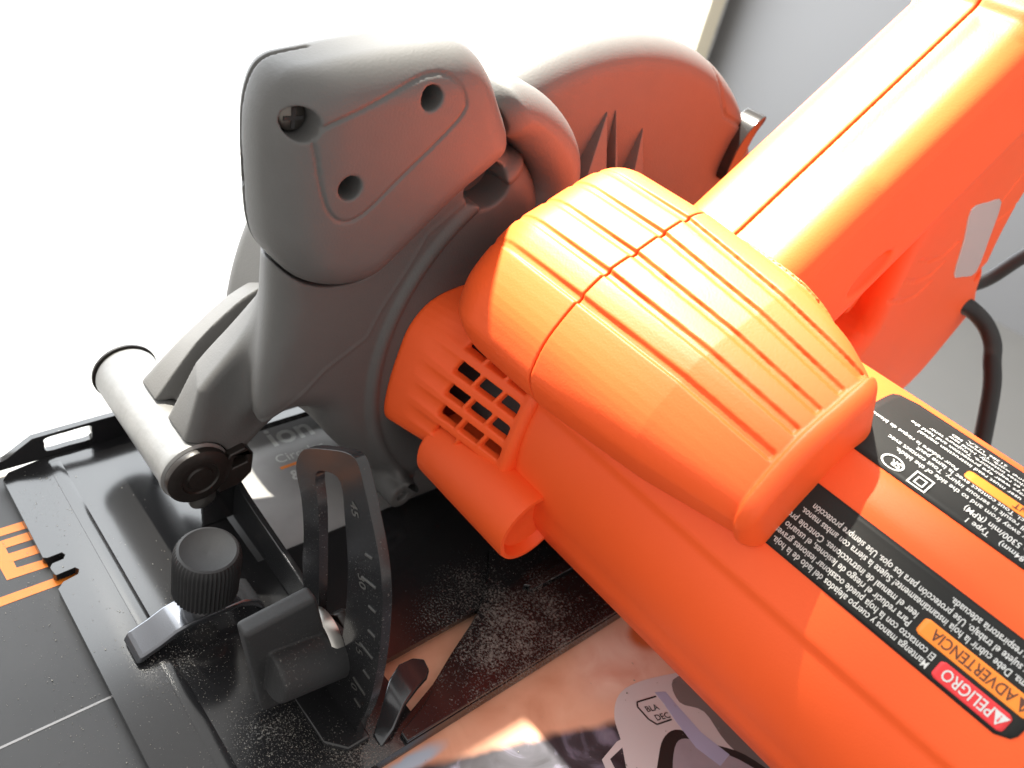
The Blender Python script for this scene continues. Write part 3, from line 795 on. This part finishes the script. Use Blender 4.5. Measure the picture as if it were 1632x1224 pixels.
# ---- motor housing (a turned shape with moulded steps)
MC = (97.0, 55.0)
def mr(x, th):
    """radius of the motor housing at length x and angle th (degrees)"""
    r = 45.0
    def bumpf(a, c, w, hgt):
        return hgt * float(np.exp(-((a - c) / w) ** 4))
    r += bumpf(th, 119.0, 7.0, 1.3)                       # rounded rib between the labels
    r -= 1.0 * float(sstep(158.5, 162.5, np.float64(th)))  # soft crease low on the side
    r += 0.9 * float(sstep(196.0, 206.0, np.float64(th)))
    e = max(0.0, (-14.0 - x) / 6.0); r -= 2.2 * e * e
    if x > 108: r -= (x - 108) ** 2 * 0.12
    return r
xs = [-20, -19, -17.5, -16, -14, -10, 0, 15, 30, 45, 60, 75, 90, 100, 108, 111, 114, 117, 119]
ths = np.arange(0, 360, 1.0)
V = []; F = []
for x in xs:
    for t in ths:
        r = mr(x, t); a = math.radians(t)
        V.append((x, MC[0] + r * math.cos(a), MC[1] + r * math.sin(a)))
nt_ = len(ths)
for i in range(len(xs) - 1):
    for j in range(nt_):
        k = (j + 1) % nt_
        F.append((i * nt_ + j, i * nt_ + k, (i + 1) * nt_ + k, (i + 1) * nt_ + j))
c0 = len(V); V.append((xs[0], *MC)); c1 = len(V); V.append((xs[-1], *MC))
for j in range(nt_):
    k = (j + 1) % nt_
    F.append((c0, k, j, c0)); F.append((c1, (len(xs) - 1) * nt_ + j, (len(xs) - 1) * nt_ + k, c1))
me = bpy.data.meshes.new('motor_housing')
me.from_pydata([tuple(c * MM for c in v) for v in V], [], [f if f[0] != f[3] else f[:3] for f in F])
MH = sp(link('motor_housing', me, M['orange'], None, True))
try: me.set_sharp_from_angle(angle=math.radians(40))
except Exception: pass

# ---- vent flare between gear case and motor
b = (-58, -14, 36, 98, 30, 88); h = 0.40
X, Y, Z = grid(b, h)
Ys = Y - 0.30 * (X + 55) + 0 * Z
flp = np.array([(40.0, 43), (40.0, 52), (41.5, 62), (44.0, 71), (50, 77.5), (60, 80), (75, 80), (96, 78), (96, 38), (70, 37), (52, 38.5), (43, 39)])
flp = catmull(flp, 4)
# shear along x: evaluate the outline on a moved y for each slice
ff = np.empty((X.shape[0], Y.shape[1], Z.shape[2]), f32)
for i, xv in enumerate(X[:, 0, 0]):
    ff[i] = psd(flp, Y - 0.30 * (xv + 55), Z + 0.0 * xv)[0]
hollow = np.maximum(ff + 2.6, np.maximum(-53 - X, X + 18))
fl3 = smax(ff, np.maximum(-56.5 - X, X + 16.5) + 0 * Y, 1.5)
fl3 = np.maximum(fl3, -hollow)
zz = Z + 0.42 * (X + 36) * 0.30
rows = (74.0, 67.2, 60.3, 53.6, 46.8)
surf = ff > -4.5
cols = (-36.2, -29.2, -22.2)
cutf = None
for cx in cols:
    for rz in rows:
        q = np.maximum(np.abs(X - cx - 0.35 * (zz - rz)) - 2.9, np.abs(zz - rz) - 2.1) + 0 * Y
        cutf = q if cutf is None else np.minimum(cutf, q)
rim = np.maximum(np.maximum(X + 19.6, -60 - X), np.maximum(zz - 76.2, 43.6 - zz)) + 0 * Y
cutf = np.maximum(np.maximum(cutf, rim), Y - 62)
fl3 = smax(fl3, -cutf, 0.6)
# shallow louvre scoops running out to the flange, and a raised rim to the right
lou = np.zeros_like(ff)
for rz in rows: lou = np.maximum(lou, np.clip(1 - ((zz - rz) / 2.4) ** 2, 0, 1) * (1 - sstep(-39, -37, X)) * sstep(-51, -42, X))
fl3 = fl3 + 0.7 * lou * np.clip(1 + ff / 3.2, 0, 1)
fl3 = fl3 - 0.9 * np.exp(-((X + 17.6) / 1.6) ** 2)
VF = sp(nets('vent_flare', fl3, b, h, M['orange']))
sub(lathe('motor_core', [(0.01, -55), (30, -54.5), (33, -54), (33, -20.5), (0.01, -20.2)], (0, *MC), (1, 0, 0), M['dark'], n=48), VF)
# flange ring behind the flare, closes the housing to the guard
sp(lathe('gear_case_ring', [(38, -58), (43, -57.5), (44, -56), (44, -20.5), (42, -20)], (0, MC[0] + 6, MC[1] - 2), (1, 0, 0), M['grey'], n=72))

# ---- dust outlet tube under the flare
TY, TZ = 53.0, 37.5
DT = sp(lathe('dust_outlet', [(10.2, -42), (11.0, -41), (11.0, -5.5), (10.7, -4.4), (9.6, -4.3), (9.0, -4.9), (8.2, -6.8), (0.01, -7.6)], (0, TY, TZ), (1, 0, 0), M['orange'], n=64))

# ---- front grip and main handle (one moulding, split along its seam)
SEAM = -10.0
def handle_field(X, Y, Z):
    kp = catmull([(42.2, 84), (42.0, 90), (44.2, 97), (50.6, 105.2), (57, 110.6), (65, 114.2), (73, 117.8), (81, 120.6), (88, 120.4), (96, 114), (102, 100), (96, 84), (80, 76), (60, 72), (48, 76)], 4)
    dk = psd(kp, Y, Z)
    xr = X + 0 * Y
    taper = 0.035 * np.clip(X + 10, 0, None) + 0.15 * np.clip(X - 20, 0, None)
    lip = 1.5 * sstep(43.6, 44.6, X)
    knob = ext(dk + taper - lip, X, -46, 48, 15, 2.6)
    s = (Y - 50.0) * 0.80 + (Z - 106.3) * 0.60
    knob = smax(knob, s - (44.0 - 0.0056 * np.clip(X + 10, 0, None) ** 2) - 0.5 * lip, 5.0)
    knob = smax(knob, -s - (22.5 - 0.16 * np.clip(X + 10, 0, None)) - 0.5 * lip, 6.0)
    # ribs on the palm side
    s = (Y - 50.0) * 0.80 + (Z - 106.3) * 0.60
    q = -(Y - 50.0) * 0.60 + (Z - 106.3) * 0.80
    fade = sstep(-9, 0, q + 10 + 0 * X) * (1 - sstep(42.4, 43.2, X)) * (0.3 + 0.7 * sstep(-44, -10, X))
    rb = 0
    for c in (0.2, 8.6, 16.6, 25.1, 32.6, 40.2):
        c2 = c * (1 - 0.0040 * np.clip(X + 10, 0, None))
        u = s - c2
        rb = np.maximum(rb, np.clip((1.15 - np.abs(u)) / 0.45, 0, 1))
    # bands stand proud, sloping slightly like shingles
    knob = knob + 0.9 * rb * fade
    # main beam
    a = (Y - 112) * 0.80 + (Z - 119) * 0.60
    bb = -(Y - 112) * 0.60 + (Z - 119) * 0.80
    w0 = np.abs(X + 9.5) - 22.5 + 8 + 0.14 * np.clip(bb + 30, 0, None)
    w1 = np.abs(bb + 19.5) - 18.7 + 8
    beam = np.minimum(np.maximum(w0, w1), 0) + np.sqrt(np.maximum(w0, 0) ** 2 + np.maximum(w1, 0) ** 2) - 8
    beam = smax(beam, np.maximum(a - 150, -48 - a), 6)
    # collar ring near the rear of the grip and slightly sunken palm pad
    beam = beam - 1.5 * np.exp(-((a - 88) / 3.6) ** 4) - 1.0 * sstep(94, 108, a)
    pad = np.maximum(np.maximum(np.abs(a - 52) - 28, -6.5 - X), X - 6.5)
    beam = beam + 0.35 * sstep(2.0, -2.0, pad) * sstep(-12, -8, bb)
    # rear leg down to the motor
    lp = catmull([(174, 122), (174, 103), (177.5, 84), (179, 72), (170, 58), (172, 44), (212, 24), (252, 26), (274, 52), (278, 62), (267, 74), (260, 86), (253, 108), (249, 150), (203, 150)], 4)
    leg = ext(psd(lp, Y, Z), X, -26, 8, 8, 6)
    f = smin(beam, leg, 2.5)
    f = smin(knob, f, 9)
    # finger scoop lens on the underside
    lens = np.sqrt(((a - 15) / 9) ** 2 + ((bb + 27) / 3.2) ** 2 + ((X - 12.5) / 3.4) ** 2) - 1
    f = smax(f, -lens * 2.6, 0.8)
    return f
def finish(b, h, cutter):
    X, Y, Z = grid(b, h)
    f = handle_field(X, Y, Z)
    if b[3] > 150:
        for (y0, z0) in ((199, 100), (197, 93), (195, 86)):      # finger grooves on the leg
            g = pline([(y0 - 14, z0 - 0.5), (y0 - 4, z0 - 2.6), (y0 + 6, z0 - 2.0), (y0 + 11, z0 + 1.5)], Y, Z)
            f = np.where(X > 4, groove(f, g, 0.8, 0.7), f)
        f = np.where(X > 4, groove(f, pline([(239, 130), (227, 108), (230, 102), (249, 110)], Y, Z), 0.7, 0.6), f)
        f = smax(f, -np.maximum(np.sqrt((Y - 256) ** 2 + (Z - 81) ** 2) - 4.0, 4 - X), 0.6)
    return cutter(f, (Y - 50.0) * 0.80 + (Z - 106.3) * 0.60), X
CUT = 46.0
# front grip, fine grid
b = (-48, 50, 38, 112, 60, 126); h = 0.40
fk, X = finish(b, h, lambda f, s: np.maximum(f, s - CUT - 0.8))
GL = sp(nets('front_grip', np.maximum(fk, X - (SEAM - 0.22)), b, h, M['orange']))
GRH = sp(nets('front_grip', np.maximum(fk, (SEAM + 0.22) - X), b, h, M['orange']))
del fk
b = (-36, 18, 62, 284, 20, 236); h = 0.66
fh, X = finish(b, h, lambda f, s: np.maximum(f + 0.07 * sstep(CUT + 3, CUT + 0.8, s), CUT - s))
LH = sp(nets('handle_shell', np.maximum(fh, X - (SEAM - 0.22)), b, h, M['orange']))
RH = sp(nets('handle_shell', np.maximum(fh, (SEAM + 0.22) - X), b, h, M['orange']))
GL['label'] = 'front grip half on the blade side of the seam'
GRH['label'] = 'ribbed front grip half on the motor side of the seam'
LH['label'] = 'handle half on the blade side of the seam'
RH['label'] = 'handle half on the motor side of the seam'
del fh
TR = sp(prism('trigger', catmull([(168, 116), (176, 101), (179, 86), (173, 77), (169, 89), (165, 103)], 4), [], 0, -16, 0, M['orange'], bevel=1.5, seg=3))
sub(prism('indicator_window', catmull([(225, 86.5), (214, 102), (204.5, 114), (217, 115), (229, 113.6), (239, 99), (247.5, 83), (235, 83.5)], 3), [], 0, 7.2, 8.4, M['clear'], bevel=0.4), RH)
# ---- labels on the motor
def on_motor(u, v, off):
    """u along -x from x=101, v arc length up (towards the front) from angle 120"""
    x = u; th = v
    r = mr(x, th) + off; a = math.radians(th)
    return (x, MC[0] + r * math.cos(a), MC[1] + r * math.sin(a))
def label_plate(name, x0, x1, t0, t1, rad, off, material, parent, n=40, m=14):
    """rounded rectangle wrapped on the motor; rad in mm"""
    V = []; F = []
    kk = math.radians(1) * 45
    for j in range(m + 1):
        t = t0 + (t1 - t0) * j / m
        d = min((t - t0), (t1 - t)) * kk
        ins = rad - math.sqrt(max(0, rad * rad - (rad - d) ** 2)) if d < rad else 0
        for i in range(n + 1):
            x = x0 + ins + (x1 - x0 - 2 * ins) * i / n
            V.append(on_motor(x, t, off))
    for j in range(m):
        for i in range(n):
            k = j * (n + 1) + i
            F.append((k, k + 1, k + n + 2, k + n + 1))
    nb = len(V)
    for j in range(m + 1):
        t = t0 + (t1 - t0) * j / m
        d = min((t - t0), (t1 - t)) * kk
        ins = rad - math.sqrt(max(0, rad * rad - (rad - d) ** 2)) if d < rad else 0
        for i in range(n + 1):
            V.append(on_motor(x0 + ins + (x1 - x0 - 2 * ins) * i / n, t, off - 0.35))
    ring = [i for i in range(n + 1)] + [j * (n + 1) + n for j in range(1, m + 1)] + [m * (n + 1) + i for i in range(n - 1, -1, -1)] + [j * (n + 1) for j in range(m - 1, 0, -1)]
    for i in range(len(ring)):
        p, q_ = ring[i], ring[(i + 1) % len(ring)]
        F.append((p, p + nb, q_ + nb, q_))
    return sub(link(name, mesh_np(name, V, F), material, None, False), parent)
KD = math.radians(1) * 45.3
def motor_text(s, size, x, th, off, material, parent, bold=0.0, xs=1.0, name='label_text'):
    # reads towards -x, letters stand towards larger angle; (x, th) is the left end of the baseline
    o = text_mesh(name, s, size, lambda u, v: on_motor(x - u, th + v / KD, off), material, None, bold, xs=xs)
    return sub(o, parent)
L1 = sp(link('warning_label', bpy.data.meshes.new('warning_label'), M['label'])) if False else None
def plate_part(name, *a):
    o = label_plate(name, *a, MH); o.parent = SAW; o.matrix_parent_inverse = INV; return o
L1 = plate_part('warning_label', 22, 101, 126.6, 147.2, 3.0, 0.22, M['label'])
L1['label'] = 'black Spanish warning label with red and orange boxes'
L2 = plate_part('rating_label', 42.6, 112, 76.0, 112.6, 5.0, 0.22, M['label'])
L2['label'] = 'black rating label with small white print'
TS = 2.02
label_plate('danger_box', 85.0, 98.8, 141.6, 146.2, 0.8, 0.34, M['red'], L1, 16, 10)
label_plate('warning_box', 78.6, 104.0, 136.0, 140.6, 0.8, 0.34, M['amber'], L1, 20, 10) if False else label_plate('warning_box', 78.6, 100.4, 136.2, 140.6, 0.8, 0.34, M['amber'], L1, 20, 10)
motor_text('PELIGRO', 3.1, 96.0, 142.5, 0.46, M['white'], L1, 0.03, 0.80)
motor_text('ADVERTENCIA', 3.0, 97.0, 137.1, 0.46, M['ink'], L1, 0.02, 0.80)
def warn_tri(x, th, hgt, material, parent):
    pts = [(x, th), (x - hgt * 1.15, th), (x - hgt * 0.575, th + hgt / KD)]
    V = [on_motor(p[0], p[1], 0.46) for p in pts]
    sub(link('warning_triangle', mesh_np('warning_triangle', V, [(0, 1, 2)]), material, None), parent)
    o = text_mesh('exclamation', '!', hgt * 0.8, lambda u, v: on_motor(x - hgt * 0.46 - u, th + 0.5 + v / KD, 0.52), M['red'] if material is M['white'] else M['amber'], None, 0.02)
    sub(o, parent)
warn_tri(98.6, 142.5, 2.4, M['white'], L1)
warn_tri(100.0, 137.1, 2.3, M['ink'], L1)
lines1 = [('Mantenga manos y cuerpo alejados del lado de la hoja.', 84.0, 144.2), ('El contacto con la hoja puede ocasionar lesiones graves.', 84.0, 141.8),
          ('Para reducir el riesgo de lesiones, el usuario debe', 77.4, 139.2), ('leer el manual de instrucciones. Controle proteger', 77.4, 136.7),
          ('sistema. Debe cubrir la hoja instantáneamente! Sujete la sierra con ambas manos.', 99.6, 133.8), ('grave y sujete el trabajo. Use protección para los ojos. Use siempre protección', 99.6, 131.3),
          ('auditiva y respiratoria adecuada.', 99.6, 128.7)]
for (s, x, t) in lines1:
    motor_text(s, TS, x, t, 0.40, M['white'], L1, 0.012, 0.80 if x < 90 else 0.76)
label_plate('warning_box', 66.0, 104, 94.3, 98.0, 0.8, 0.34, M['amber'], L2, 20, 8)
motor_text('AVERTISSEMENT', 2.6, 92.5, 95.0, 0.46, M['ink'], L2, 0.02, 0.86)
lines2 = [('7-1/4 in. (184mm)    Type 1', 92, 109.3, 2.1), ('13 A    no 5300/min (RPM)', 90, 106.3, 2.1), ('Keep hands and body away from and to the side of the blade.', 96, 103.4, 1.75),
          ('Contact with blade will result in serious injury. Tout contact avec', 96, 101.0, 1.75), ('Se tenir à côté de celle-ci. Tout contact avec la lame peut', 96, 98.7, 1.75),
          ('Pour réduire le risque de blessures, lire le guide', 64.6, 96.6, 1.6), ('To reduce the risk of injury, user must read instruction manual', 96, 92.0, 1.7),
          ('manual. Use instructions. Always wear eye protection and hold the', 96, 89.6, 1.7), ('Porter une protection oculaire et respiratoire. Toujours tenir', 96, 87.2, 1.7),
          ('Before use check lower guard closes instantly. Hold saw', 96, 84.8, 1.7), ('with both hands. Support and clamp work. Towson, MD', 96, 82.4, 1.7), ('21286  U.S.A.', 70, 80.0, 1.7)]
for (s, x, t, sz) in lines2:
    motor_text(s, sz, x, t, 0.40, M['white'], L2, 0.01, 0.98 if sz < 2 else 0.85)
# certification marks: oval with letters, double square
def ring_mark(x, th, rx, ry, w, n, name):
    V = []; F = []
    for i in range(n):
        a = 2 * math.pi * (i + 0.5) / n
        for k in (0, 1):
            q_ = 1.0 if k == 0 else 1 - w
            V.append(on_motor(x + rx * q_ * math.cos(a), th + ry * q_ * math.sin(a) / KD, 0.42))
    for i in range(n):
        j = (i + 1) % n; F.append((2 * i, 2 * j, 2 * j + 1, 2 * i + 1))
    sub(link(name, mesh_np(name, V, F), M['white'], None), L2)
ring_mark(55.2, 108.8, 2.5, 1.9, 0.17, 28, 'certification_mark')
motor_text('SR', 2.3, 57.0, 107.7, 0.42, M['white'], L2, 0.05, 0.9, 'certification_letters')
ring_mark(61.6, 108.8, 2.9, 2.9, 0.17, 4, 'double_square_mark'); ring_mark(61.6, 108.8, 1.5, 1.5, 0.28, 4, 'double_square_mark')

# ---- power cord looping behind
PC = sp(tube('power_cord', [(-2, 252, 66), (3, 264, 70), (7.6, 271, 75), (12.9, 276, 87), (22, 284, 104), (40, 300, 130), (70, 330, 170)], 2.7, M['cord']))
PL = sp(tube('cord_loop', [(2, 256, 66), (9, 264, 64), (16, 268, 60), (22, 268, 55), (26, 265.8, 49.5), (32, 262.4, 41.3), (41, 255.4, 24), (50, 248, 6), (66, 246, 0.6), (110, 270, 0.4), (180, 330, 0.4)], 3.3, M['cord']))

# ------------------------------------------------------------------ sawdust lying about
V = []; F = []
def grain(c, s):
    a = rng.normal(size=(4, 3)) * s; a[:, 2] = np.abs(a[:, 2]) * 0.6
    k = len(V)
    for p in a: V.append(tuple(np.array(c) + p))
    F.extend([(k, k + 1, k + 2), (k, k + 2, k + 3), (k, k + 3, k + 1), (k + 1, k + 3, k + 2)])
def zshoe(x, y): return 0.02 - (0.18 * (-31 - y) if y < -31 else 0)
for (cx, cy, sx, sy, n, s) in ((-4, -17, 7, 6, 900, 0.17), (4, -3, 6, 4, 700, 0.17), (-38, -28, 8, 6, 500, 0.15), (-45, -16, 8, 8, 300, 0.15), (-58, -30, 35, 9, 160, 0.2), (-105, -36, 8, 4, 130, 0.17), (-20, -25, 18, 10, 450, 0.15), (-12, -10, 14, 8, 300, 0.15)):
    for _ in range(n):
        x, y = rng.normal(cx, sx), rng.normal(cy, sy)
        if -121 < x < 12 and -42.5 < y < 3.5:
            grain((x, y, zshoe(x, y)), s * (0.35 + 0.5 * rng.random() ** 2.5))
for _ in range(900):
    x, y = rng.uniform(-28, 12), rng.uniform(20, 130)
    if x > 8 - 0.75 * (y - 8) + 8: grain((x, y, 1.52), 0.13 * (0.35 + 0.7 * rng.random() ** 2.5))
for _ in range(700):
    x, y = rng.uniform(-100, 10), -44 - abs(rng.normal(0, 9))
    grain((x, y, ZB + 0.12), 0.14 * (0.35 + 0.7 * rng.random() ** 2.5))
for _ in range(60):
    x, y = rng.uniform(16, 60), rng.uniform(10, 90)
    grain((x, y, ZB + 0.25), 0.16 * rng.uniform(0.5, 1.5))
sd = link('sawdust', mesh_np('sawdust', V, F), M['sawdust'])
tag(sd, 'pale sawdust grains scattered over the black shoe and the box top', 'sawdust', kind='stuff')
